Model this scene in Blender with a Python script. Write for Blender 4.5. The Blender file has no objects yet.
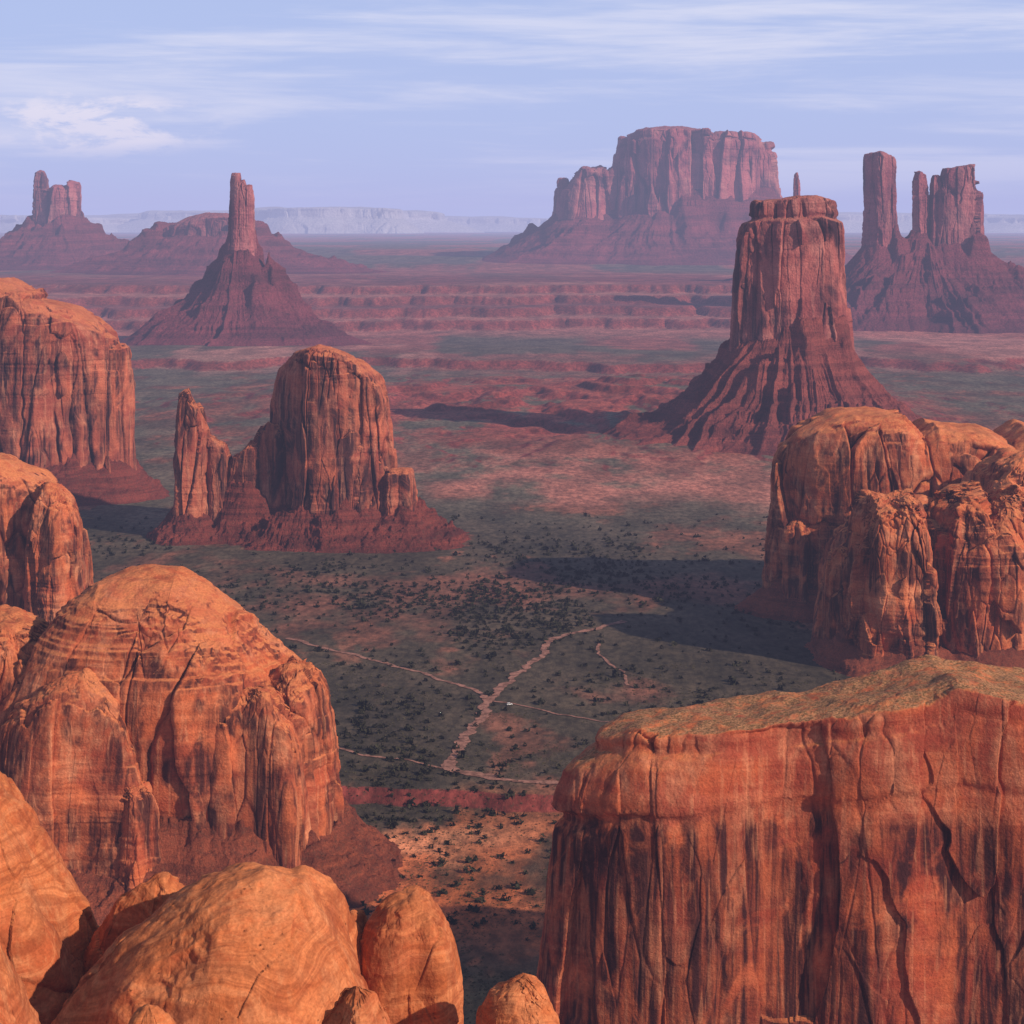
import bpy, math, random, bmesh, time
import numpy as np
from mathutils import Vector
T0=time.time()
random.seed(4); RNG=np.random.default_rng(7)
F=np.float32
# ------------------------------------------------------------------ noise
def h3(ix,iy,iz,seed=0):
    with np.errstate(over='ignore'):
        n=(ix.astype(np.int64)*374761393+iy.astype(np.int64)*668265263+iz.astype(np.int64)*1440662683+seed*974711).astype(np.uint32)
        n=(n^(n>>np.uint32(13)))*np.uint32(1274126177)
        n=(n^(n>>np.uint32(15)))*np.uint32(2246822519)
        n=n^(n>>np.uint32(16))
    return n.astype(F)/F(4294967296.0)
def vnoise(x,y,z,seed=0):
    x=np.asarray(x,dtype=np.float64);y=np.asarray(y,dtype=np.float64)+0*x;z=np.asarray(z,dtype=np.float64)+0*x
    xi=np.floor(x);yi=np.floor(y);zi=np.floor(z)
    fx=(x-xi).astype(F);fy=(y-yi).astype(F);fz=(z-zi).astype(F)
    xi=xi.astype(np.int32);yi=yi.astype(np.int32);zi=zi.astype(np.int32)
    s=lambda t:t*t*t*(t*(t*6-15)+10)
    u=s(fx);v=s(fy);w=s(fz)
    def L(a,b,t):return a+(b-a)*t
    c=[h3(xi+i,yi+j,zi+k,seed) for k in(0,1) for j in(0,1) for i in(0,1)]
    a=L(L(c[0],c[1],u),L(c[2],c[3],u),v);b=L(L(c[4],c[5],u),L(c[6],c[7],u),v)
    return L(a,b,w)*2-1
def fbm(x,y,z,o=4,seed=0,g=0.5):
    r=0;a=1.0;t=0
    for k in range(o):
        r=r+a*vnoise(x*2**k+17.3*k,y*2**k+5.1*k,z*2**k+9.7*k,seed+k);t+=a;a*=g
    return r/t
def ridged(x,y,z,o=3,seed=0):
    r=0;a=1.0;t=0
    for k in range(o):
        r=r+a*(1-2*np.abs(vnoise(x*2**k+3.3*k,y*2**k+5.1*k,z*2**k,seed+k)));t+=a;a*=.5
    return r/t
def worley(x,y,z,seed=0):
    xi=np.floor(x).astype(np.int32);yi=np.floor(y).astype(np.int32);zi=np.floor(z).astype(np.int32)
    f1=np.full(x.shape,9,F);f2=f1.copy();idv=np.zeros(x.shape,F);tl=np.zeros(x.shape,F)
    fx=(x-xi).astype(F);fy=(y-yi).astype(F);fz=(z-zi).astype(F)
    for i in(-1,0,1):
        for j in(-1,0,1):
            for k in(-1,0,1):
                r=h3(xi+i,yi+j,zi+k,seed)
                r2=(r*7919.13)%1;r3=(r*104.729)%1
                dx=i+r-fx;dy=j+r2-fy
                d=dx**2+dy**2+(k+r3-fz)**2
                m=d<f1
                f2=np.where(m,f1,np.minimum(f2,d));idv=np.where(m,(r*331.7)%1,idv)
                tl=np.where(m,dx*(r3-.5)*2+dy*((r*57.3)%1-.5)*2,tl);f1=np.where(m,d,f1)
    return np.sqrt(f1),np.sqrt(f2),idv,tl
def sst(a,b,x):
    t=np.clip((x-a)/(b-a),0,1);return t*t*(3-2*t)
# ------------------------------------------------------------------ mesh helper
class Acc:
    def __init__(s): s.v=[];s.f=[];s.m=[];s.n=0;s.a=[]
    def grid(s,P,wrap,mat,att=None):
        M,N,_=P.shape
        idx=np.arange(M*N).reshape(M,N)
        if wrap: nx=np.roll(idx,-1,1)
        else: nx=idx[:,1:];idx=idx[:,:-1]
        q=np.stack([idx[:-1],nx[:-1],nx[1:],idx[1:]],-1).reshape(-1,4)+s.n
        s.v.append(P.reshape(-1,3));s.f.append(q);s.m.append(np.full(len(q),mat,np.int32));s.n+=M*N
        s.a.append(np.zeros(M*N,F) if att is None else att.reshape(-1).astype(F))
    def build(s,name,mats):
        V=np.concatenate(s.v).astype(F);Q=np.concatenate(s.f).astype(np.int32);MI=np.concatenate(s.m)
        me=bpy.data.meshes.new(name)
        me.vertices.add(len(V));me.vertices.foreach_set('co',V.ravel())
        me.loops.add(Q.size);me.loops.foreach_set('vertex_index',Q.ravel())
        me.polygons.add(len(Q));me.polygons.foreach_set('loop_start',np.arange(0,Q.size,4,dtype=np.int32))
        me.polygons.foreach_set('material_index',MI)
        me.polygons.foreach_set('use_smooth',np.ones(len(Q),bool))
        at=me.attributes.new('crack_shade','FLOAT','POINT');at.data.foreach_set('value',np.concatenate(s.a))
        for m in mats: me.materials.append(m)
        me.update(calc_edges=True)
        o=bpy.data.objects.new(name,me);bpy.context.collection.objects.link(o)
        return o
# ------------------------------------------------------------------ terrain
def terr(t,a=.5,b=.93):
    return np.floor(t)+sst(a,b,t-np.floor(t))
def hterr(x,y):
    h=3.5*fbm(x/420,y/420,0*x,3,11)+0.8*fbm(x/45,y/60,0*x,3,12)
    e=1340-0.2*x+16*fbm(x/45,y/200,0*x,4,21)
    h=h-9*(1-sst(-5,5,y-e))*sst(400,900,y)
    # mid badland mounds
    m=np.exp(-np.clip(((x-120)/760)**2+((y-4100)/760)**2,0,30))
    n=fbm(x/330,y/520,0*x,5,31,.58)*.85+.62
    h=h+62*m*terr(np.clip(n,0,2)*4,.35,.9)/4
    # long rampart with terraces, cut by washes
    yw=y+560*fbm(x/1500,y/5200,0*x,4,41)-300*ridged(x/300,y/1300,0*x,5,42)
    s=np.clip((yw-6900)/1700,0,1)
    h=h+128*np.where(s>=1,1,terr(s*4,.6,.95)/4)
    s2=np.clip((y+1200*fbm(x/2600,y/4000,0*x,3,51)-10500)/4500,0,1)
    h=h+75*np.where(s2>=1,1,terr(s2*3,.6,.95)/3)
    yq=y+520*fbm(x/500,y/1500,0*x,5,61)
    h=h+22*sst(5250,5330,yq)-18*sst(5700,6500,yq)
    return h
# ------------------------------------------------------------------ outline / towers
def ell(cx,cy,rx,ry,seed=0,rough=.12,k=14,sq=2.6,rot=0):
    r=np.random.default_rng(seed);P=[]
    cr,sr=math.cos(rot),math.sin(rot)
    for i in range(k):
        a=2*math.pi*i/k
        c,s=math.cos(a),math.sin(a)
        q=(abs(c)**sq+abs(s)**sq)**(-1/sq)*(1+rough*(r.random()*2-1))
        u,v=rx*q*c,ry*q*s
        P.append((cx+u*cr-v*sr,cy+u*sr+v*cr))
    return np.array(P)
def spline(P,n=40):
    P=np.asarray(P,float);k=len(P);out=[]
    for i in range(k):
        p0,p1,p2,p3=P[i-1],P[i],P[(i+1)%k],P[(i+2)%k]
        t=np.linspace(0,1,n,endpoint=False)[:,None]
        out.append(.5*((2*p1)+(-p0+p2)*t+(2*p0-5*p1+4*p2-p3)*t*t+(-p0+3*p1-3*p2+p3)*t**3))
    return np.concatenate(out)
def tower(acc,out,zb,top,prof,N=600,M=250,L=14,A=3,A2=2,A3=.6,A4=.5,Ls=5,hum=2,C=None,seed=0,mat=0,zs=9,crack=.8,hs=.35):
    S=spline(out)
    d=np.roll(S,-1,0)-S;ln=np.hypot(d[:,0],d[:,1])
    w=np.where(d[:,0]>-.15*ln,2.6,1.0)
    w=np.convolve(np.r_[w[-8:],w,w[:8]],np.ones(17)/17,'valid')
    cum=np.r_[0,np.cumsum(ln*w)];u=np.linspace(0,cum[-1],N,endpoint=False)
    Sx=np.interp(u,cum,np.r_[S[:,0],S[0,0]]);Sy=np.interp(u,cum,np.r_[S[:,1],S[0,1]])
    c=S.mean(0) if C is None else np.array(C)
    R=np.hypot(S[:,0]-c[0],S[:,1]-c[1]).mean()
    tx,tz=(np.array([0.,1.]),np.array([top,top],float)) if np.isscalar(top) else (np.array([t[0] for t in top],float),np.array([t[1] for t in top],float))
    H=tz.max()-zb
    pr=np.array(prof,float)
    seg=np.hypot(np.diff(pr[:,0])*R*.55,np.diff(pr[:,1])*H);pc=np.r_[0,np.cumsum(seg)]
    t=np.linspace(0,pc[-1],M)
    q=np.interp(t,pc,pr[:,0]);hf=np.interp(t,pc,pr[:,1])
    kk=max(3,M//45)|1
    def sm(a):
        return np.convolve(np.r_[np.full(kk//2,a[0]),a,np.full(kk//2,a[-1])],np.ones(kk)/kk,'valid')
    q=sm(q);hf=sm(hf);q[-1]=.002;q=np.maximum(q,.002)
    X=c[0]+(Sx-c[0])[None]*q[:,None];Y=c[1]+(Sy-c[1])[None]*q[:,None]
    sd=seed*13.7
    zt=np.interp(X,tx,tz)+hum*fbm(X/(R*hs)+sd,Y/(R*hs),0*X,5,seed+70)
    Z=zb+hf[:,None]*(zt-zb)
    P=np.stack([X,Y,Z],-1)
    def nrm(P):
        ds=np.roll(P,-1,1)-np.roll(P,1,1);dm=np.gradient(P,axis=0)
        n=np.cross(ds,dm);l=np.linalg.norm(n,axis=-1,keepdims=True);return n/np.maximum(l,1e-9)
    n=nrm(P)
    cm=sst(.12,.62,1-np.abs(n[...,2]))
    fade=np.clip(q/.12,0,1)[:,None]
    b1=fbm(X/(L*3.2)+sd,Y/(L*3.2),Z/(L*22),3,seed+5)+.5*fbm(X/(L*2)+sd,Y/(L*2),Z/(L*3),3,seed+55)
    P=P+n*((A2*1.7*b1)*(.35+.65*cm)*fade)[...,None]
    X,Y,Z=P[...,0],P[...,1],P[...,2]
    wx=fbm(X/(L*1.6)+sd,Y/(L*1.6),Z/(L*30),3,seed+1);wy=fbm(X/(L*1.6)+40,Y/(L*1.6),Z/(L*30)+sd,3,seed+2)
    wz=fbm(X/(L*.7),Y/(L*.7),Z/(L*.7),3,seed+31)
    f1,f2,iv,tl=worley(X/L+wx*.5+wz*.06+sd,Y/L+wy*.5+wz*.06,Z/(L*zs)+wx*.25,seed+3)
    g1,g2,jv,tl2=worley(X/(L*.34)+wx*1.2+wz*.12+sd,Y/(L*.34)+wy*1.2,Z/(L*.34*zs)+wy*.3+wz*.05,seed+4)
    z1=sst(-.05,.3,fbm(X/(L*2.1)+5,Y/(L*2.1),Z/(L*5)+sd,3,seed+21))
    z2=sst(.0,.35,fbm(X/(L*1.3)+9,Y/(L*1.3),Z/(L*4)+sd,3,seed+22))
    ck=np.exp(-((f2-f1)/.05)**2)*(.15+.85*z1);ck2=np.exp(-((g2-g1)/.09)**2)*z2
    lay=(.15+.85*sst(-.1,.35,fbm(X/(L*4),Y/(L*4)+sd,Z/(L*2.2),2,seed+23)))
    dd=cm*(A*((iv-.5)*1.3+tl*.8)-A*.7*crack*ck+ A*.30*(jv-.5+tl2*.5)*(.25+.75*z2)-A*.22*crack*ck2)
    st=fbm(X/(Ls*40)+sd,Y/(Ls*40),Z/Ls+.4*wx,4,seed+6,.55)
    dd+=A3*np.tanh(st*3.0)*(.5+.5*cm)*lay
    dd+=A4*fbm(X/(L*.3),Y/(L*.3),Z/(L*.45),5,seed+7,.55)
    P=P+n*(dd*fade)[...,None]
    cav=np.clip(ck*.9+ck2*.5,0,1)*cm*min(1,crack)
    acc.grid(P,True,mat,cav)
def talus(acc,c,R,items,N=500,M=220,mat=1,seed=0,A=3.,gul=.3,pw=1.5,sink=4,sc=1.0,gf=22,step=.35):
    th=np.linspace(0,2*np.pi,N,endpoint=False);r=(np.linspace(0,1,M)**.9)*R;r[0]=.01
    X=c[0]+np.cos(th)[None]*r[:,None];Y=c[1]+np.sin(th)[None]*r[:,None]
    h=np.full(X.shape,-1e9)
    wv=fbm(X/(R*.3),Y/(R*.3),0*X,4,seed+15)
    ang=th[None]+0*X+.22*wv
    g=ridged(np.cos(ang)*gf/6+7+X/(R*1.3),np.sin(ang)*gf/6+Y/(R*1.3),0*X,5,seed+5)
    g=g*(.45+.55*sst(-.25,.3,fbm(X/(R*.22)+3,Y/(R*.22),0*X,3,seed+16)))
    f=fbm(X/(R*.4),Y/(R*.4),0*X,4,seed+6)
    hm=max(i[1] for i in items)
    for out,hb,D in items:
        S=spline(out,8)
        dm=np.full(X.shape,1e12)
        for k in range(0,len(S)):
            dm=np.minimum(dm,(X-S[k,0])**2+(Y-S[k,1])**2)
        d=np.sqrt(dm)
        t=d/(D*(1+.28*f))+gul*.34*(g*-.5+.45)*np.clip(d/D*3.,0,1)
        hh=hb*np.where(t<1,np.clip(1-t,0,1)**pw,-(t-1)*.25)
        h=np.maximum(h,hh)
    sp=hm/6.5
    u=(h/sp)+.5*fbm(X/(R*.5),Y/(R*.5),0*X,3,seed+17)
    hs=(np.floor(u)+sst(.62,.95,u-np.floor(u))-(u-np.floor(u)))*sp
    lm=sst(-.05,.3,fbm(X/(R*.18),Y/(R*.18),0*X,3,seed+18))
    k=np.clip(h/(hm*.2),0,1)
    h=h+k*step*lm*hs
    h=h+k*A*(fbm(X/(6*sc),Y/(6*sc),0*X,6,seed+8,.68)+1.0*fbm(X/(25*sc),Y/(25*sc),0*X,4,seed+28,.6))
    h=h-sink*(1-np.clip(h/(sink*2),0,1))
    Z=hterr(X,Y)+h
    acc.grid(np.stack([X,Y,Z],-1),True,mat)
# ------------------------------------------------------------------ materials
def new_mat(name):
    m=bpy.data.materials.new(name);m.use_nodes=True;nt=m.node_tree
    for n in list(nt.nodes): nt.nodes.remove(n)
    o=nt.nodes.new('ShaderNodeOutputMaterial');b=nt.nodes.new('ShaderNodeBsdfPrincipled')
    b.inputs['Roughness'].default_value=.92
    b.inputs['Specular IOR Level'].default_value=.12
    nt.links.new(b.outputs[0],o.inputs[0]);return m,nt,b
class NT:
    def __init__(s,nt):s.nt=nt;s.co=nt.nodes.new('ShaderNodeTexCoord').outputs['Object']
    def link(s,a,b):s.nt.links.new(a,b)
    def mp(s,sc,loc=(0,0,0)):
        n=s.nt.nodes.new('ShaderNodeMapping');n.inputs['Scale'].default_value=sc;n.inputs['Location'].default_value=loc
        s.link(s.co,n.inputs['Vector']);return n.outputs[0]
    def noise(s,vec,scale=1,detail=4,rough=.55,dist=0):
        n=s.nt.nodes.new('ShaderNodeTexNoise');n.inputs['Scale'].default_value=scale;n.inputs['Detail'].default_value=detail
        n.inputs['Roughness'].default_value=rough;n.inputs['Distortion'].default_value=dist;s.link(vec,n.inputs['Vector']);return n.outputs['Fac']
    def rng(s,v,a,b,c=0,d=1):
        n=s.nt.nodes.new('ShaderNodeMapRange');n.interpolation_type='SMOOTHSTEP'
        for i,x in zip(('From Min','From Max','To Min','To Max'),(a,b,c,d)): n.inputs[i].default_value=x
        s.link(v,n.inputs['Value']);return n.outputs[0]
    def mth(s,op,a,b=None):
        n=s.nt.nodes.new('ShaderNodeMath');n.operation=op
        for i,x in enumerate((a,b)):
            if x is None: continue
            if isinstance(x,(int,float)): n.inputs[i].default_value=x
            else: s.link(x,n.inputs[i])
        return n.outputs[0]
    def mix(s,f,a,b,mode='MIX'):
        n=s.nt.nodes.new('ShaderNodeMix');n.data_type='RGBA';n.blend_type=mode
        for sock,x in ((n.inputs[0],f),(n.inputs[6],a),(n.inputs[7],b)):
            if isinstance(x,(int,float)): sock.default_value=x
            elif isinstance(x,tuple): sock.default_value=(*x,1) if len(x)==3 else x
            else: s.link(x,sock)
        return n.outputs[2]
def rock_mat(name,A,B,dark,light,s=1.,varn=.7,topc=None,veg=0,pits=False,strata=.5,bump=1.,vth=(.43,.60),zv=None,lam=0):
    m,nt,b=new_mat(name);t=NT(nt)
    geo=nt.nodes.new('ShaderNodeNewGeometry');sx=nt.nodes.new('ShaderNodeSeparateXYZ');t.link(geo.outputs['Normal'],sx.inputs[0])
    up=t.rng(sx.outputs[2],.45,.8);vert=t.mth('SUBTRACT',1.0,up)
    n1=t.noise(t.mp((.022/s,.022/s,.03/s)),1,4,.6,.6)
    col=t.mix(t.rng(n1,.40,.60),A,B)
    n2=t.noise(t.mp((.05/s,.05/s,.022/s),(31,7,3)),1,5,.65,.6)
    col=t.mix(t.mth('MULTIPLY',t.rng(n2,.50,.68),.6),col,light)
    ns=t.noise(t.mp((.010/s,.010/s,.10/s)),1,4,.62,.9)
    sm=t.mth('MULTIPLY',t.rng(n2,.35,.6,.3,1.),strata)
    col=t.mix(sm,col,t.mix(t.rng(ns,.38,.62),tuple(x*.55 for x in B),tuple(min(1,x*1.15) for x in light)))
    nv=t.noise(t.mp((.16/s,.16/s,.009/s)),1,6,.62,.5)
    nv2=t.noise(t.mp((.026/s,.026/s,.016/s),(5,9,1)),1,5,.62,1.1)
    f=t.mth('MULTIPLY',t.rng(nv,.38,.60,.3,1),t.rng(nv2,*vth))
    f=t.mth('MULTIPLY',t.mth('MULTIPLY',f,vert),varn)
    if zv:
        so_=nt.nodes.new('ShaderNodeSeparateXYZ');t.link(t.co,so_.inputs[0])
        zz=t.mth('ADD',so_.outputs[2],t.mth('MULTIPLY',n2,24.0))
        f=t.mth('MULTIPLY',f,t.rng(zz,zv[0],zv[1],1,.18))
    col=t.mix(f,col,dark)
    nv3=t.noise(t.mp((.30/s,.30/s,.010/s),(8,2,4)),1,3,.55,.5)
    col=t.mix(t.mth('MULTIPLY',t.mth('MULTIPLY',t.rng(nv3,.55,.70),vert),.35),col,light)
    at=nt.nodes.new('ShaderNodeAttribute');at.attribute_name='crack_shade'
    col=t.mix(t.mth('MULTIPLY',at.outputs['Fac'],.6),col,dark)  # cracks darkened with painted occlusion shade, in the varnish tone
    nf=t.noise(t.mp((.7/s,.7/s,.8/s)),1,6,.62,.3)
    if topc:
        nn=t.noise(t.mp((.07/s,.07/s,.16/s),(2,3,3)),1,5,.65,.8)
        col=t.mix(t.mth('MULTIPLY',up,t.rng(nn,.38,.6,.15,.9)),col,topc)
    hl=None
    if lam:
        cx=nt.nodes.new('ShaderNodeSeparateXYZ');t.link(t.co,cx.inputs[0])
        wn=t.noise(t.mp((.03,.03,.02),(3,3,3)),1,2,.5,.4)
        wv=t.mth('ADD',t.mth('MULTIPLY',cx.outputs[2],.42),t.mth('MULTIPLY',wn,16.0))
        cb=nt.nodes.new('ShaderNodeCombineXYZ');t.link(wv,cb.inputs[2]);t.link(t.mth('MULTIPLY',cx.outputs[0],.01),cb.inputs[0])
        hl=t.noise(cb.outputs[0],1,3,.7)
        col=t.mix(t.mth('MULTIPLY',t.rng(hl,.46,.60),lam),col,tuple(x*.5 for x in B))
        col=t.mix(t.mth('MULTIPLY',t.rng(hl,.46,.34),lam*.6),col,light)
    if veg:
        nm=t.noise(t.mp((.10/s,.10/s,.10/s),(9,9,0)),1,6,.75)
        ng=t.noise(t.mp((.7/s,.7/s,.7/s),(1,9,0)),1,4,.7)
        col=t.mix(t.mth('MULTIPLY',t.rng(sx.outputs[2],.72,.92),t.mth('MULTIPLY',t.rng(nm,.38,.52),veg)),col,t.mix(t.rng(ng,.44,.58),(.46,.225,.11),(.14,.095,.04)))
    col=t.mix(.45,col,t.mix(t.rng(nf,.3,.7),(.62,.60,.58),(1.35,1.35,1.35)),'MULTIPLY')
    hgt=t.mth('ADD',t.mth('MULTIPLY',nf,.75),t.mth('MULTIPLY',ns,.25))
    if hl is not None: hgt=t.mth('ADD',t.mth('MULTIPLY',nf,.45),t.mth('MULTIPLY',hl,-.5))
    if pits:
        v=nt.nodes.new('ShaderNodeTexVoronoi');v.inputs['Scale'].default_value=1;t.link(t.mp((.5,.5,.8)),v.inputs['Vector'])
        pm=t.noise(t.mp((.09,.09,.22),(4,4,4)),1,4,.7)
        pf=t.mth('MULTIPLY',t.rng(v.outputs['Distance'],.08,.26,1,0),t.rng(pm,.56,.64))
        col=t.mix(t.mth('MULTIPLY',pf,.7),col,tuple(x*.3 for x in B))
        hgt=t.mth('SUBTRACT',hgt,t.mth('MULTIPLY',pf,.6))
    bp=nt.nodes.new('ShaderNodeBump');bp.inputs['Strength'].default_value=.7*bump;bp.inputs['Distance'].default_value=1.5*s
    t.link(hgt,bp.inputs['Height']);t.link(bp.outputs[0],b.inputs['Normal']);t.link(col,b.inputs['Base Color'])
    return m
def talus_mat(name,A,B,s=1.,scrub=(.10,.065,.045),sf=.35):
    m,nt,b=new_mat(name);t=NT(nt)
    n1=t.noise(t.mp((.03/s,.03/s,.08/s)),1,5,.65,.4)
    col=t.mix(t.rng(n1,.36,.64),A,B)
    ns=t.noise(t.mp((.006/s,.006/s,.12/s)),1,4,.7,.6)
    col=t.mix(.4,col,t.mix(t.rng(ns,.42,.58),tuple(x*.55 for x in B),tuple(x*1.3 for x in A)))
    n3=t.noise(t.mp((.4/s,.4/s,.4/s)),1,4,.75)
    col=t.mix(t.mth('MULTIPLY',t.rng(n3,.5,.62),sf),col,scrub)
    n4=t.noise(t.mp((1.0/s,1.0/s,1.0/s)),1,5,.75)
    col=t.mix(.6,col,t.mix(t.rng(n4,.3,.7),(.45,.45,.45),(1.5,1.5,1.5)),'MULTIPLY')
    bp=nt.nodes.new('ShaderNodeBump');bp.inputs['Strength'].default_value=.9;bp.inputs['Distance'].default_value=2.4*s
    t.link(t.mth('ADD',n3,n4),bp.inputs['Height']);t.link(bp.outputs[0],b.inputs['Normal']);t.link(col,b.inputs['Base Color'])
    return m
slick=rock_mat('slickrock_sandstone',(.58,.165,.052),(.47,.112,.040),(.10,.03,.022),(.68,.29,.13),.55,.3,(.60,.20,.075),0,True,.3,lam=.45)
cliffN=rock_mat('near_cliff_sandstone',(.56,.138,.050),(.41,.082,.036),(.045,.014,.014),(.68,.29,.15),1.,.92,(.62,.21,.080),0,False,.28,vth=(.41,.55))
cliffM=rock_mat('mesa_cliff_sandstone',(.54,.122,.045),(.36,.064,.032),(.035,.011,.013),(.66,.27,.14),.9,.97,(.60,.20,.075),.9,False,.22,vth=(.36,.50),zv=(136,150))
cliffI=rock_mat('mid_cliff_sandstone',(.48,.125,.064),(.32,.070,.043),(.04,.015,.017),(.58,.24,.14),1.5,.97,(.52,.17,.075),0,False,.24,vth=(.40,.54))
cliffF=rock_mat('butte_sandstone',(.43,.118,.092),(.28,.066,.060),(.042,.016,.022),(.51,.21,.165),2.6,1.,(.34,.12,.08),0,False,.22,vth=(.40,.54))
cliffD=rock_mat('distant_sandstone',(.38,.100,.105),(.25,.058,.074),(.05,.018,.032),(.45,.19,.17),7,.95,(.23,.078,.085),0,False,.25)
cliffH=rock_mat('horizon_hazed_rock',(.40,.38,.38),(.30,.28,.29),(.12,.10,.10),(.50,.46,.45),40,.5,(.36,.34,.33),0,False,.35)  # pale grey base puts distance haze into the rock colour
talN=talus_mat('near_talus',(.34,.086,.042),(.22,.058,.036),1.2)
talI=talus_mat('mid_talus',(.25,.056,.040),(.15,.037,.031),1.6)
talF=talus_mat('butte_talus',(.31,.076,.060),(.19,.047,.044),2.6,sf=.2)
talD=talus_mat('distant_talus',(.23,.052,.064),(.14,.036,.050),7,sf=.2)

STEEP=[(1.06,0),(1.02,.35),(.99,.7),(.96,.88),(.9,.95),(.75,.99),(.4,1),(0,1)]
BLUFF=[(1.05,0),(1.01,.4),(.98,.75),(.95,.85),(.88,.93),(.73,.98),(.4,1),(0,1)]
ROUND=[(1.06,0),(1.02,.4),(.98,.68),(.93,.80),(.84,.89),(.68,.95),(.4,.99),(0,1)]
CRAG=[(1.10,0),(1.04,.35),(1.0,.58),(.95,.72),(.90,.80),(.80,.88),(.62,.945),(.35,.985),(0,1)]
DOME=[(1.05,0),(1.01,.35),(.97,.58),(.92,.68),(.82,.77),(.68,.86),(.50,.94),(.28,.985),(0,1)]
# ---- right front mesa
a=Acc()
out=[(24,912),(23,893),(46,876),(85,868),(125,873),(165,865),(205,871),(245,862),(290,868),(330,885),(345,930),(310,955),(250,950),(190,948),(130,940),(70,935),(35,926)]
PM=[(1.08,0),(1.06,.3),(1.045,.6),(1.025,.74),(.985,.785),(1.03,.803),(1.022,.85),(.985,.905),(.93,.935),(.88,.95),(.90,.975),(.85,.998),(.6,1.005),(0,1.0)]
tower(a,out,-6,[(20,158),(60,167),(100,169),(140,173),(175,180),(205,187),(232,182),(262,179),(320,180)],PM,2300,430,38,3.8,5,.8,.8,6,3.6,C=(175,908),seed=3,zs=5,crack=.7,hs=.2)
talus(a,(175,908),250,[(out,26,60)],500,150,1,seed=3,A=2)
a.build('sandstone_mesa',[cliffM,talN])
# ---- right middle rock group: one connected mass of rounded bluffs
a=Acc()
n1=ell(429,2030,146,84,5,.14,16,3);n0=ell(294,1975,15,26,6,.2);n2=ell(352,1765,46,60,8,.22,11);n3=ell(457,1790,74,62,9,.2,14)
n4=ell(505,1870,60,60,10,.2);n5=ell(395,1880,80,90,12,.2);n6=ell(312,1800,18,26,17,.2)
tower(a,n1,-6,[(270,172),(301,192),(354,203),(404,200),(422,180),(440,194),(495,188),(518,176),(540,194),(580,188)],BLUFF,1200,280,34,12,11,1.2,1,7,6,seed=11,zs=4)
tower(a,n0,-6,95,CRAG,300,140,12,3,3,.6,.5,6,3,seed=12)
tower(a,n2,-6,[(294,108),(312,134),(332,152),(352,150),(375,156),(396,140)],CRAG,900,280,22,9,9,1.2,1,6,9,seed=13,zs=4)
tower(a,n3,-6,[(385,136),(405,152),(430,158),(440,140),(470,160),(495,150),(510,154)],CRAG,1000,260,24,10,10,1.2,1,6,9,seed=14,zs=4)
tower(a,n4,-6,180,CRAG,500,160,24,9,9,1,.9,6,9,seed=15,zs=4)
tower(a,n5,-6,[(320,100),(350,118),(400,132),(470,130)],CRAG,700,200,24,8,8,1,.8,6,9,seed=16,zs=4)
tower(a,n6,-6,98,CRAG,400,180,13,4,4,.8,.6,6,4,seed=17,zs=4)
talus(a,(400,1880),330,[(n1,28,50),(n2,20,40),(n3,20,40),(n0,15,35)],700,220,1,seed=5,A=3,step=.5)
a.build('sandstone_bluff',[cliffN,talN])
# ---- left front dome
a=Acc()
k1=ell(-222,1232,100,76,21,.12,14,2.5);k2=ell(-335,1240,52,60,22,.18);k3=ell(-134,1212,22,42,23,.18);k4=ell(-266,1180,50,32,24,.2);k5=ell(-228,1152,15,15,25,.2);k6=ell(-165,1178,38,26,26,.2)
tower(a,k1,-12,[(-320,146),(-295,163),(-262,179),(-215,179),(-192,166),(-165,157),(-140,152),(-120,146)],DOME,1500,420,36,8,8,1.3,.9,6,5,seed=21,C=(-228,1232),crack=.7,zs=6)
tower(a,k2,-12,148,DOME,600,220,26,7,7,1.0,.7,6,6,seed=22,zs=6)
tower(a,k3,-12,[(-158,128),(-140,126),(-125,118),(-112,100)],CRAG,600,240,18,5,5,.9,.7,6,5,seed=23,zs=6)
tower(a,k4,-12,[(-320,105),(-285,118),(-262,128),(-235,112),(-215,95)],CRAG,700,240,30,6,6,1.1,.8,6,6,seed=24,zs=6,crack=.5)
tower(a,k5,-12,66,CRAG,400,200,12,3,4,.7,.6,5,4,seed=25,zs=6)
tower(a,k6,-12,[(-205,85),(-180,112),(-150,118),(-125,98)],CRAG,500,220,24,5,5,1,.7,5,5,seed=26,zs=6,crack=.5)
talus(a,(-225,1220),240,[(k1,34,60),(k3,32,58),(k2,25,50),(k4,25,40)],900,300,1,seed=7,A=4,step=.6,gul=.6)
a.build('sandstone_dome',[cliffN,talN])
# ---- nearest slickrock knobs
a=Acc()
KN=[(1.45,0),(1.2,.35),(1.03,.58),(.90,.72),(.74,.84),(.50,.93),(.25,.985),(0,1)]
KB=[(1.2,0),(1.06,.55),(.97,.8),(.82,.91),(.58,.97),(.3,.995),(0,1)]
kw=dict(L=20,A=1.3,A2=3.8,A3=.55,A4=.28,Ls=4.5,zs=1.6,crack=.5,hs=.5)
tower(a,ell(-80,440,85,75,31),-15,168,STEEP,700,200,25,5,5,1,.7,8,6,seed=31)
tower(a,ell(-142,486,44,34,32,.16,14,2.2,-.35),140,[(-190,258),(-134,260),(-116,247),(-98,232),(-80,218)],KN,1100,420,hum=6,seed=32,**kw)
tower(a,ell(-124,398,30,32,33,.16),140,[(-150,262),(-112,260),(-98,243),(-85,226)],KN,1000,420,hum=6,seed=33,**kw)
tower(a,ell(-66,452,47,36,34,.16,14,2.2,.2),140,[(-110,224),(-90,238),(-64,248),(-50,250),(-40,243),(-28,230),(-20,222)],KN,1300,420,hum=6,seed=34,**kw)
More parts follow.
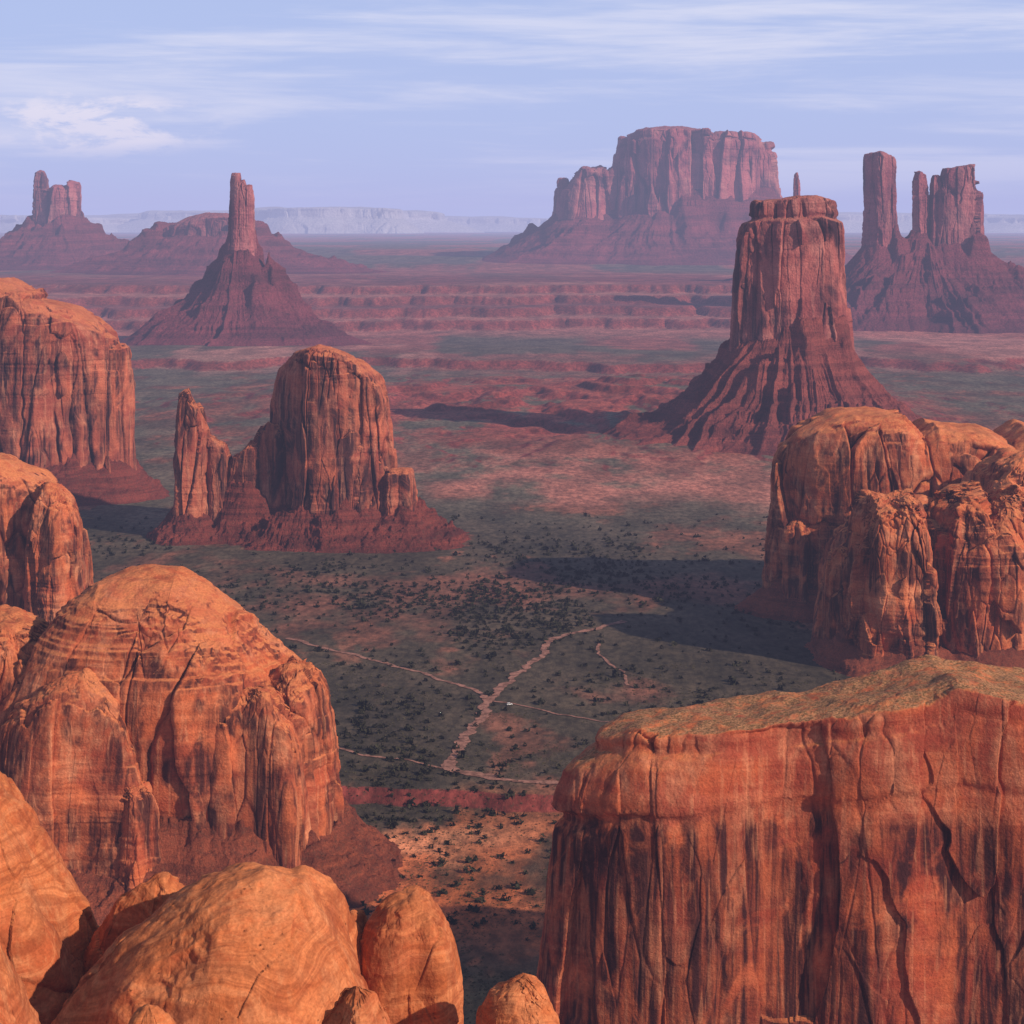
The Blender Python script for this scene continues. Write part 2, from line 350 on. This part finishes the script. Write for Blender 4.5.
tower(a,ell(-88,478,26,18,38,.16,14,2.2,-.3),140,[(-110,236),(-86,236),(-65,228)],KN,700,260,hum=5,seed=38,**kw)
kw2=dict(L=9,A=.7,A2=1.8,A3=.36,A4=.18,Ls=3,zs=1.6,crack=.5,hs=.5)
tower(a,ell(-25.5,470,12.5,14,35),140,[(-40,232),(-24,236),(-14,233)],KB,600,330,hum=2.2,seed=35,**kw2)
tower(a,ell(-40,474,10,12,39,.2),140,[(-50,222),(-38,231),(-30,228)],KN,500,280,hum=2,seed=39,**kw2)
tower(a,ell(2,440,8.2,9,36),140,226,KB,400,240,hum=1.5,seed=36,**kw2)
tower(a,ell(-31,380,14,12,37,.2),140,248,KN,500,240,hum=3,seed=37,**kw2)
tower(a,ell(-70,368,9.5,9,40,.2),140,250,KN,400,240,hum=2,seed=40,**kw2)
a.build('slickrock_outcrop',[slick])
# ---- left near bluff
a=Acc()
j1=ell(-525,1880,82,60,41,.15);j2=ell(-440,1845,26,36,42,.18)
tower(a,j1,-6,[(-600,175),(-540,176),(-500,170),(-450,150)],BLUFF,800,240,28,8,8,1.1,.9,6,5,seed=41,zs=5)
tower(a,j2,-6,[(-470,156),(-445,154),(-415,138)],CRAG,600,240,18,5,6,1,.8,6,5,seed=42,zs=5)
talus(a,(-500,1870),200,[(j1,22,50),(j2,20,40)],400,120,1,seed=8,A=2)
a.build('rock_buttress',[cliffN,talN])
# ---- left edge butte
a=Acc()
i1=ell(-752,2860,162,105,51,.10,16,3.4)
tower(a,i1,-6,[(-850,318),(-763,320),(-722,300),(-712,288),(-660,280),(-625,262),(-605,246),(-572,240)],STEEP,1200,300,40,13,11,1.5,1.5,9,6,seed=51)
talus(a,(-745,2860),290,[(i1,58,85)],700,200,1,seed=9,A=5,step=.5,gul=.6)
a.build('sandstone_butte',[cliffI,talI])
# ---- middle left butte with fins
a=Acc()
h1=ell(-226,2455,72,50,61,.10,14,3);h2=ell(-143,2432,19,26,62,.12,12,3.2);h3_=ell(-408,2450,21,24,63);h4=ell(-380,2452,17,20,64);h5=ell(-330,2458,42,24,65,.15);h6=ell(-182,2430,30,30,66,.2)
tower(a,h1,-6,[(-300,222),(-280,240),(-246,248),(-214,238),(-195,226),(-175,212),(-150,198)],STEEP,1200,320,26,10,7,1.2,1,8,5,seed=61)
tower(a,h2,-6,90,STEEP,400,160,13,4,3,.8,.6,6,3,seed=62)
tower(a,h3_,-6,[(-430,186),(-415,190),(-402,165),(-388,138)],STEEP,400,200,15,5,4,1,.7,6,5,seed=63)
tower(a,h4,-6,[(-395,136),(-380,126),(-365,112)],BLUFF,300,160,13,4,3,1,.6,6,4,seed=64)
tower(a,h5,-6,[(-370,98),(-350,108),(-328,122),(-315,146),(-290,144)],BLUFF,500,160,16,5,4,1,.7,6,7,seed=65)
tower(a,h6,-6,[(-215,150),(-182,130),(-160,105)],CRAG,500,200,17,6,5,1,.8,6,4,seed=66)
talus(a,(-270,2450),320,[(h1,44,85),(h2,40,105),(h3_,38,60),(h5,48,62)],1100,320,1,seed=10,A=7,sc=1.3,gul=.8,step=.6)
a.build('fin_butte',[cliffI,talI])
# ---- main mitten butte
a=Acc()
f1_=ell(514,3500,94,74,71,.07,14,3.2)
PF=[(1.14,0),(1.06,.3),(1.0,.6),(.95,.84),(.90,.885),(.76,.90),(.75,.975),(.68,1),(.4,1),(0,1)]
tower(a,f1_,110,[(430,440),(455,446),(560,452),(600,444)],PF,1400,320,32,14,6.5,1.4,1.6,12,5,seed=71,C=(522,3500),zs=14)
fl=ell(440,3490,24,34,72);tower(a,fl,100,[(415,395),(440,405),(465,400)],STEEP,400,200,16,6,5,1,1,9,3,seed=72,zs=14)
talus(a,(516,3500),400,[(f1_,180,250),(fl,166,235)],1300,360,1,seed=12,A=7,gul=.75,pw=1.5,sc=2.4,gf=38,step=.3)
a.build('mitten_butte',[cliffF,talF])
# ---- thin spire beyond
a=Acc()
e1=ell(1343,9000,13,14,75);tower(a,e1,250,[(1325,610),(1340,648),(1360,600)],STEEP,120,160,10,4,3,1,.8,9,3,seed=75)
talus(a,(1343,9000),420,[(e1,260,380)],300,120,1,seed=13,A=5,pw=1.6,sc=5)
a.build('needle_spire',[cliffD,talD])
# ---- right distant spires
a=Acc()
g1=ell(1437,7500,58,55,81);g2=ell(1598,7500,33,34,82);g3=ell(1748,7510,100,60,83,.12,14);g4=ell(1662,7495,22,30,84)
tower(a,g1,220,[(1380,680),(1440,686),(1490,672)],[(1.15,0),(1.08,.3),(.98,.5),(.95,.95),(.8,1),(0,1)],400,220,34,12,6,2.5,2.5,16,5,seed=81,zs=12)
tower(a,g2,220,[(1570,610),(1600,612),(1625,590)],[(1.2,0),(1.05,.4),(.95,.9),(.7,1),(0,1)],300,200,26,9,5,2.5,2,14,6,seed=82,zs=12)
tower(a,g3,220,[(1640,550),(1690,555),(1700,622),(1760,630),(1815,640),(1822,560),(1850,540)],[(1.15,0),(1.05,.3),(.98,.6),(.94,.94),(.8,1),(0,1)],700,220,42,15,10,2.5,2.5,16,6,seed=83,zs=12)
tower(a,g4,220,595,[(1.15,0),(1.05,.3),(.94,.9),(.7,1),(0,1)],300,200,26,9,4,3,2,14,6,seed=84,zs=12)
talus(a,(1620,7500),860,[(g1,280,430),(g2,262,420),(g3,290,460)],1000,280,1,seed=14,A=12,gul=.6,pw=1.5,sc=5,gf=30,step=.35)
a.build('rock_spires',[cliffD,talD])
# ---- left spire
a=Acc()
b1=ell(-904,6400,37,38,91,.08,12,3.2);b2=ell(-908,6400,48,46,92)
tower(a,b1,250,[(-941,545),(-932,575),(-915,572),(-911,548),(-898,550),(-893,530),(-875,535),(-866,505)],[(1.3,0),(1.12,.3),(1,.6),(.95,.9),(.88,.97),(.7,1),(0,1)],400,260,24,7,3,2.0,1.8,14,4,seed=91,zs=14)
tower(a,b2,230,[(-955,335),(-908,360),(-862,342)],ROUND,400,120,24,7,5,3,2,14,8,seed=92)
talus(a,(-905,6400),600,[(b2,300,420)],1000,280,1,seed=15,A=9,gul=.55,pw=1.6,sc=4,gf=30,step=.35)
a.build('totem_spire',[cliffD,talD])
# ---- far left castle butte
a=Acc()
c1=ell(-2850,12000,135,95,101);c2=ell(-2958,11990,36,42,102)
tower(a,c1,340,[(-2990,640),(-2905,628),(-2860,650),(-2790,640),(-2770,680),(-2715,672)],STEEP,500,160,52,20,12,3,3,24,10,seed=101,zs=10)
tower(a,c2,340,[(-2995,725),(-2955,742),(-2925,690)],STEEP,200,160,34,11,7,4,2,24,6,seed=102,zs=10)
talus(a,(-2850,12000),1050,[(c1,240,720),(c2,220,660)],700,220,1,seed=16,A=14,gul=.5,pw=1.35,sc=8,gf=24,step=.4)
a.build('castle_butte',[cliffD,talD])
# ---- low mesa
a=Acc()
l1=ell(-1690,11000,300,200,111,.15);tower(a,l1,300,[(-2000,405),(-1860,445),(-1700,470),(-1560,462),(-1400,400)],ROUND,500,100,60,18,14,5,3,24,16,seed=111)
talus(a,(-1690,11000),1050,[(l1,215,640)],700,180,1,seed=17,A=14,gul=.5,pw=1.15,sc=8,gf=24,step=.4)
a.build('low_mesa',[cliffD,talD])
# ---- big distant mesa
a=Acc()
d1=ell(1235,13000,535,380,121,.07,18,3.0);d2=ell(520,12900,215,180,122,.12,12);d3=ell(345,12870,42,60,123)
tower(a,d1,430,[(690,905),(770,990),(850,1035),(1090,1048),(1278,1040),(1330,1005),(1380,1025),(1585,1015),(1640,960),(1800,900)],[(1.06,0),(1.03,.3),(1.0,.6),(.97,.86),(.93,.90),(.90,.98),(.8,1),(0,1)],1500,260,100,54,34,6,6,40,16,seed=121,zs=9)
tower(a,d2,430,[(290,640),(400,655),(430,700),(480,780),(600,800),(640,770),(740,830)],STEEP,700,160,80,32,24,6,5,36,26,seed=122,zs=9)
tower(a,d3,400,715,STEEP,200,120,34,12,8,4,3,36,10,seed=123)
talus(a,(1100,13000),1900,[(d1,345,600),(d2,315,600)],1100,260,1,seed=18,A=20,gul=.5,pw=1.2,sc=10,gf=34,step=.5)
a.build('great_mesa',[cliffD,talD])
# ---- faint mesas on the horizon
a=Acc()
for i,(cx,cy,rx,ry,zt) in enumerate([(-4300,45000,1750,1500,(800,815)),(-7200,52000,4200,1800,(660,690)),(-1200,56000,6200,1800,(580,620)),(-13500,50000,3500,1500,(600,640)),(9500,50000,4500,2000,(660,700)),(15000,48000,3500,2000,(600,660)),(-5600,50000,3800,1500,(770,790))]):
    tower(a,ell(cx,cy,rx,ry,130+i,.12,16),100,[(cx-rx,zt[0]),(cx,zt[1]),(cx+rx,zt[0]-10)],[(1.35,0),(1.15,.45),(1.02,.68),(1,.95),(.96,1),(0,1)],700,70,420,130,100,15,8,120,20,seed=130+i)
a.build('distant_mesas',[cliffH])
print('rocks',time.time()-T0)
# ------------------------------------------------------------------ ground
rows=np.concatenate([np.linspace(-3000,860,50),764400/np.linspace(878,30,1250),np.geomspace(26000,95000,50)])
t=np.linspace(-1,1,1000);cc=.55*t+.45*t**3
W=1100+.62*np.clip(rows,0,None)
X=cc[None]*W[:,None];Y=rows[:,None]+0*X
Z=hterr(X,Y)
P=np.stack([X,Y,Z],-1)
def c3(c):return np.array(c,F)[None,None]
def mixc(A,B,m):return A+(B-A)*np.clip(m,0,1)[...,None]
nA=fbm(X/260,Y/420,0*X,5,201,.6);nB=fbm(X/90,Y/150,0*X,5,202,.65);nC=fbm(X/1100,Y/1900,0*X,4,203);nD=fbm(X/30,Y/60,0*X,4,204,.65)
col=mixc(c3((.080,.064,.042))+0*P.astype(F),c3((.18,.080,.052)),sst(.06,.36,nA+.55*nB-.04))  # dark scrub tone; cloud shade over the valley is put into it
col=mixc(col,c3((.058,.049,.034)),sst(.0,.25,-nA-.3*nB)*.8)
col=mixc(col,c3((.28,.115,.07)),sst(.28,.46,nB+.5*nD)*.6)
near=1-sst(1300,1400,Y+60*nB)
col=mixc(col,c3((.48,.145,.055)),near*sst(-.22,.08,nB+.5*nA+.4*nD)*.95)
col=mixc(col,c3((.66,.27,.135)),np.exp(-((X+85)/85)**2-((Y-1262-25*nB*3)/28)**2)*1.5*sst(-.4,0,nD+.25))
col=mixc(col,c3((.60,.165,.055)),np.exp(-((X+25)/65)**2-((Y-1130+25*nB)/60)**2)*1.1*sst(-.4,.1,nA+.1))  # orange ground patch, its sunlit look put into the colour
col=mixc(col,c3((.16,.125,.055)),np.exp(-((X)/120)**2-((Y-1000)/40)**2)*.7)
# scrub plain round the middle buttes
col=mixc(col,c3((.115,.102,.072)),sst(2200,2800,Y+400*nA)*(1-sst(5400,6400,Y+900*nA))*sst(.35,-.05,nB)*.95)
col=mixc(col,c3((.42,.175,.13)),sst(2650,2900,Y+300*nA)*(1-sst(3150,3450,Y+300*nB))*sst(-350,50,X+200*nA)*sst(-.15,.2,nC+nB*.7)*.85)
col=mixc(col,c3((.31,.078,.054)),np.exp(-np.clip(((X-200)/600)**2+((Y-4100)/720)**2,0,30))*1.6*sst(-.2,.2,nB+.15))
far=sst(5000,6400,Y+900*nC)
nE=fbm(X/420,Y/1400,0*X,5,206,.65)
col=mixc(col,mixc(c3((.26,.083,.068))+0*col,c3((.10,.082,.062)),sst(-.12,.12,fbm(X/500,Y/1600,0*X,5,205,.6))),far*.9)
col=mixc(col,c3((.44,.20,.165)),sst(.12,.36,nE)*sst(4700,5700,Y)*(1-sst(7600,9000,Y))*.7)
band=fbm(0*X+3,0*X,Z/9+.2*nB,4,231,.6)
bm_=sst(6700,7100,Y+600*nC)*(1-sst(9500,11500,Y))
col=mixc(col,mixc(c3((.36,.13,.105))+0*col,c3((.17,.040,.040)),sst(-.2,.2,band)),bm_*.8)
gy,gx=np.gradient(Z)
slope=np.hypot(gy/np.gradient(rows)[:,None],gx/np.gradient(X,axis=1))
col=mixc(col,c3((.19,.042,.036)),sst(.07,.20,slope)*.92)
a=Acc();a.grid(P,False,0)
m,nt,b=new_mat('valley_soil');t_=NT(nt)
at=nt.nodes.new('ShaderNodeVertexColor');at.layer_name='soil_and_light'
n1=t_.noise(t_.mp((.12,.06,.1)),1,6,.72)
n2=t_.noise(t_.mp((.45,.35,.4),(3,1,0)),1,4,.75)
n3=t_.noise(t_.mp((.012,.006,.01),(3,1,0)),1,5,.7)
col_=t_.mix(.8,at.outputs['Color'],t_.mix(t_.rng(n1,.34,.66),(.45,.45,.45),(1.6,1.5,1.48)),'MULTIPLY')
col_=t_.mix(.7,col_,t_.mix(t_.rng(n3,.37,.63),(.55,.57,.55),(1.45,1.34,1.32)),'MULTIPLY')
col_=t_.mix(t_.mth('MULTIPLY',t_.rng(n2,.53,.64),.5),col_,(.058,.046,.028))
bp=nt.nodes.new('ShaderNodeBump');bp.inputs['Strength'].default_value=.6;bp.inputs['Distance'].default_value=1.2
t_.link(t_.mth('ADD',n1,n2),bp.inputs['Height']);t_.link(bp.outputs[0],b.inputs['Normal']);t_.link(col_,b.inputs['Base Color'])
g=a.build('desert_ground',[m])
ca=g.data.color_attributes.new('soil_and_light','FLOAT_COLOR','POINT')
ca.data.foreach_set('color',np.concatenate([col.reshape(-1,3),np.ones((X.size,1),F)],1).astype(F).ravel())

# ------------------------------------------------------------------ dirt roads
mr,nt,b=new_mat('dirt_track');t_=NT(nt)
n=t_.noise(t_.mp((.12,.12,.12)),1,6,.75);t_.link(t_.mix(t_.rng(n,.38,.60),(.16,.075,.05),(.42,.20,.145)),b.inputs['Base Color'])
a=Acc()
def road(pts,w,lift):
    Pn=np.array(pts,float)
    ext=np.r_[[2*Pn[0]-Pn[1]],Pn,[2*Pn[-1]-Pn[-2]]];o=[]
    for i in range(1,len(ext)-2):
        p0,p1,p2,p3=ext[i-1:i+3];t=np.linspace(0,1,60,endpoint=False)[:,None]
        o.append(.5*((2*p1)+(-p0+p2)*t+(2*p0-5*p1+4*p2-p3)*t*t+(-p0+3*p1-3*p2+p3)*t**3))
    S=np.concatenate(o);S[:,0]+=7*fbm(S[:,1]/30,S[:,0]/30,0*S[:,0],4,301);S[:,1]+=6*fbm(S[:,1]/30,S[:,0]/30,0*S[:,0],4,311)
    d=np.gradient(S,axis=0);d/=np.linalg.norm(d,axis=1,keepdims=True);nn=np.stack([-d[:,1],d[:,0]],1)
    ww=w*(1+1.1*fbm(S[:,0]/9,S[:,1]/9,0*S[:,0],4,302));wr=w*(1+1.1*fbm(S[:,0]/9,S[:,1]/9,0*S[:,0]+5,4,303))
    k=np.linspace(.5,-.5,7)
    off=np.where(k[None]>0,ww[:,None],wr[:,None])*k[None]
    XY=S[:,None]+nn[:,None]*off[...,None]
    Zr=hterr(XY[...,0],XY[...,1])+lift
    a.grid(np.concatenate([XY,Zr[...,None]],-1),False,0)
road([(-215,1850),(-192,1820),(-111,1737),(-36,1650),(-21,1609)],4.6,.45)
road([(-21,1609),(-26,1545),(-35,1499),(-41,1450),(-47,1408),(-20,1388),(24,1372),(60,1362)],8.5,.5)
road([(-21,1609),(2,1690),(31,1778),(42,1842),(87,1897),(114,1925)],7,.5)
road([(-21,1609),(15,1585),(45,1558),(102,1520),(140,1505)],2.4,.55)
road([(84,1830),(80,1780),(95,1720),(102,1660)],2.6,.5)
road([(-47,1408),(-75,1425),(-110,1440),(-150,1480)],3.,.4)
a.build('dirt_road',[mr])

# ------------------------------------------------------------------ shrubs
ms,nt,b=new_mat('juniper_foliage');t_=NT(nt)
n=t_.noise(t_.mp((.5,.5,.5)),1,3,.6);t_.link(t_.mix(t_.rng(n,.35,.65),(.020,.020,.012),(.046,.043,.023)),b.inputs['Base Color'])
def shrubs(name,cx,cy,r,hgt,nt_,mat,zz=None):
    n=len(cx);z=hterr(cx,cy) if zz is None else zz
    U=RNG.normal(size=(n,nt_,3));U/=np.linalg.norm(U,axis=2,keepdims=True)
    U*=RNG.random((n,nt_,1))**.4
    U[...,2]=np.abs(U[...,2])
    c=np.stack([cx,cy,z],1)[:,None]+U*np.stack([r,r,hgt],1)[:,None]*np.array([.8,.8,.85])
    V=c[:,:,None]+RNG.normal(size=(n,nt_,4,3))*(r[:,None,None,None]*.32)
    V=V.reshape(-1,3);Q=np.arange(len(V)).reshape(-1,4)
    a=Acc();a.v=[V];a.f=[Q];a.m=[np.zeros(len(Q),np.int32)];a.a=[np.zeros(len(V),F)]
    print(name,n)
    return a.build(name,[mat])
n=110000
yy=764400/RNG.uniform(290,700,n);xx=RNG.uniform(-.32,.32,n)*yy
dens=fbm(xx/120,yy/170,0*xx,4,401)
cl=np.exp(-((xx-80)/270)**2-((yy-1880)/320)**2)
p=np.clip(.04+.25*sst(.0,.4,dens)+.75*cl*sst(-.2,.25,dens+.12),0,1)
k=RNG.random(n)<p*.5*np.clip((yy/1900),.3,1.4)
xx=xx[k];yy=yy[k];r=RNG.uniform(1.1,2.6,len(xx))+2.2*RNG.random(len(xx))**4
shrubs('juniper_shrubs',xx,yy,r,r*1.3,22,ms)
n=24000
yy=RNG.uniform(950,1750,n);xx=RNG.uniform(-.2,.16,n)*yy
k=fbm(xx/40,yy/60,0*xx,4,402)+.3*RNG.random(n)>.08
xx=xx[k];yy=yy[k];r=RNG.uniform(.35,1.0,len(xx))
mg,nt,b=new_mat('sagebrush_foliage');b.inputs['Base Color'].default_value=(.095,.080,.038,1)
shrubs('sagebrush',xx,yy,r,r*.8,10,mg)

# ------------------------------------------------------------------ tiny parked car by the track
def mkmat(n,c,r=.5):
    m,nt,b=new_mat(n);b.inputs['Base Color'].default_value=(*c,1);b.inputs['Roughness'].default_value=r;return m
def car(x,y,ang):
    e=bpy.data.objects.new('parked_car',None);bpy.context.collection.objects.link(e)
    z=float(hterr(np.array([x]),np.array([y]))[0])+.35
    e.location=(x,y,z);e.rotation_euler=(0,0,ang)
    wp=mkmat('white_paint',(.8,.8,.78),.3);gl=mkmat('tinted_glass',(.02,.02,.025),.1);ru=mkmat('tyre_rubber',(.02,.02,.02),.8)
    def prism(nm,prof,w,mt):
        bm=bmesh.new();A_=[bm.verts.new((p[0],-w/2,p[1])) for p in prof];B_=[bm.verts.new((p[0],w/2,p[1])) for p in prof]
        bm.faces.new(A_);bm.faces.new(B_[::-1])
        for i in range(len(prof)):
            j=(i+1)%len(prof);bm.faces.new([A_[j],A_[i],B_[i],B_[j]])
        bmesh.ops.bevel(bm,geom=bm.edges[:],offset=.06,segments=2,affect='EDGES')
        me=bpy.data.meshes.new(nm);bm.to_mesh(me);bm.free();me.materials.append(mt);o=bpy.data.objects.new(nm,me);bpy.context.collection.objects.link(o);o.parent=e
    prism('body',[(-2.4,.35),(2.4,.35),(2.4,.85),(1.2,1.0),(-2.4,1.05)],1.9,wp)
    prism('windows',[(-2.25,1.03),(1.1,.99),(.5,1.55),(-2.1,1.6)],1.7,gl)
    prism('roof',[(-2.15,1.58),(.55,1.54),(.4,1.72),(-2.0,1.75)],1.72,wp)
    for i,(wx,wy) in enumerate([(-1.5,-.85),(-1.5,.85),(1.5,-.85),(1.5,.85)]):
        bm=bmesh.new();bmesh.ops.create_cone(bm,cap_ends=True,segments=20,radius1=.38,radius2=.38,depth=.25)
        me=bpy.data.meshes.new('wheel');bm.to_mesh(me);bm.free();me.materials.append(ru)
        o=bpy.data.objects.new('wheel_%d'%(i+1),me);bpy.context.collection.objects.link(o);o.parent=e;o.rotation_euler=(math.pi/2,0,0);o.location=(wx,wy,.38)
car(-2,1592,.3)

# ------------------------------------------------------------------ haze: thin homogeneous volume, its emission stands in for scattered light
me=bpy.data.meshes.new('atmospheric_haze');bm=bmesh.new();bmesh.ops.create_cube(bm,size=1);bm.to_mesh(me);bm.free()
hz=bpy.data.objects.new('atmospheric_haze',me);bpy.context.collection.objects.link(hz)
hz.scale=(140000,112000,2100);hz.location=(0,46000,600)
m=bpy.data.materials.new('glowing_haze');m.use_nodes=True;nt=m.node_tree
for q in list(nt.nodes):nt.nodes.remove(q)
o=nt.nodes.new('ShaderNodeOutputMaterial');ab=nt.nodes.new('ShaderNodeVolumeAbsorption');em=nt.nodes.new('ShaderNodeEmission');ad=nt.nodes.new('ShaderNodeAddShader')
SG=2.6e-5
ab.inputs['Color'].default_value=(0,0,0,1);ab.inputs['Density'].default_value=SG
em.inputs['Color'].default_value=(.46,.48,.79,1);em.inputs['Strength'].default_value=SG
nt.links.new(ab.outputs[0],ad.inputs[0]);nt.links.new(em.outputs[0],ad.inputs[1]);nt.links.new(ad.outputs[0],o.inputs['Volume'])
me.materials.append(m)

# ------------------------------------------------------------------ sky and sun
EL=math.radians(27);AZ=math.radians(123)
w=bpy.data.worlds.new('World');bpy.context.scene.world=w;w.use_nodes=True;nt=w.node_tree
for q in list(nt.nodes):nt.nodes.remove(q)
wo=nt.nodes.new('ShaderNodeOutputWorld');bg=nt.nodes.new('ShaderNodeBackground');sk=nt.nodes.new('ShaderNodeTexSky')
sk.sky_type='NISHITA';sk.sun_disc=False;sk.sun_elevation=EL;sk.sun_rotation=AZ;sk.altitude=1800;sk.dust_density=1.0
t_=NT(nt);t_.co=nt.nodes['Texture Coordinate'].outputs['Generated']
sp_=nt.nodes.new('ShaderNodeSeparateXYZ');t_.link(t_.co,sp_.inputs[0])
n1=t_.noise(t_.mp((2.0,2.0,30),(0,0,3.1)),1,6,.58,.6)
n2=t_.noise(t_.mp((6,6,80),(4,0,1)),1,5,.62,.4)
# added bright band in the low sky, faded above to limit ambient light
c=t_.mix(t_.rng(sp_.outputs[2],.10,.26,.90,.05),sk.outputs[0],(5.9,7.4,11.6))
cl=t_.mth('MULTIPLY',t_.rng(t_.mth('ADD',t_.mth('MULTIPLY',n1,.65),t_.mth('MULTIPLY',n2,.35)),.42,.58),t_.rng(sp_.outputs[2],.1,.4,.85,.1))
c=t_.mix(cl,c,(10.0,10.3,12.1))
def gauss(cx,cz,rx,rz):
    a_=t_.mth('POWER',t_.mth('DIVIDE',t_.mth('SUBTRACT',sp_.outputs[0],cx),rx),2.0)
    b_=t_.mth('POWER',t_.mth('DIVIDE',t_.mth('SUBTRACT',sp_.outputs[2],cz),rz),2.0)
    return t_.mth('MULTIPLY',t_.mth('EXPONENT',t_.mth('MULTIPLY',t_.mth('ADD',a_,b_),-1.0)),t_.rng(sp_.outputs[1],0,.2))
n3=t_.noise(t_.mp((26,26,75),(1,2,0)),1,8,.62,.3)
cu=t_.rng(t_.mth('MULTIPLY',gauss(-.212,.052,.055,.015),t_.rng(n3,.32,.60)),.12,.62)
c=t_.mix(t_.mth('MULTIPLY',cu,.85),c,(13.0,12.0,12.4))
t_.link(c,bg.inputs['Color']);bg.inputs['Strength'].default_value=.078
t_.link(bg.outputs[0],wo.inputs[0])
sl=bpy.data.lights.new('sun','SUN');sl.energy=4.9;sl.angle=math.radians(.7);sl.color=(1,.82,.65)
so=bpy.data.objects.new('sun',sl);bpy.context.collection.objects.link(so)
d=Vector((math.sin(AZ)*math.cos(EL),math.cos(AZ)*math.cos(EL),math.sin(EL)))
so.rotation_euler=d.to_track_quat('Z','Y').to_euler()
# ------------------------------------------------------------------ camera
cam=bpy.data.cameras.new('camera');co=bpy.data.objects.new('camera',cam);bpy.context.collection.objects.link(co)
co.location=(0,0,400);co.rotation_euler=(math.pi/2,0,0);cam.lens=67.2;cam.sensor_width=36;cam.shift_y=-.2803
cam.clip_start=1;cam.clip_end=300000
sc=bpy.context.scene;sc.camera=co
sc.view_settings.view_transform='Standard';sc.view_settings.look='None';sc.view_settings.exposure=0
print('verts',sum(len(o.data.vertices) for o in bpy.data.objects if o.type=='MESH'),time.time()-T0)
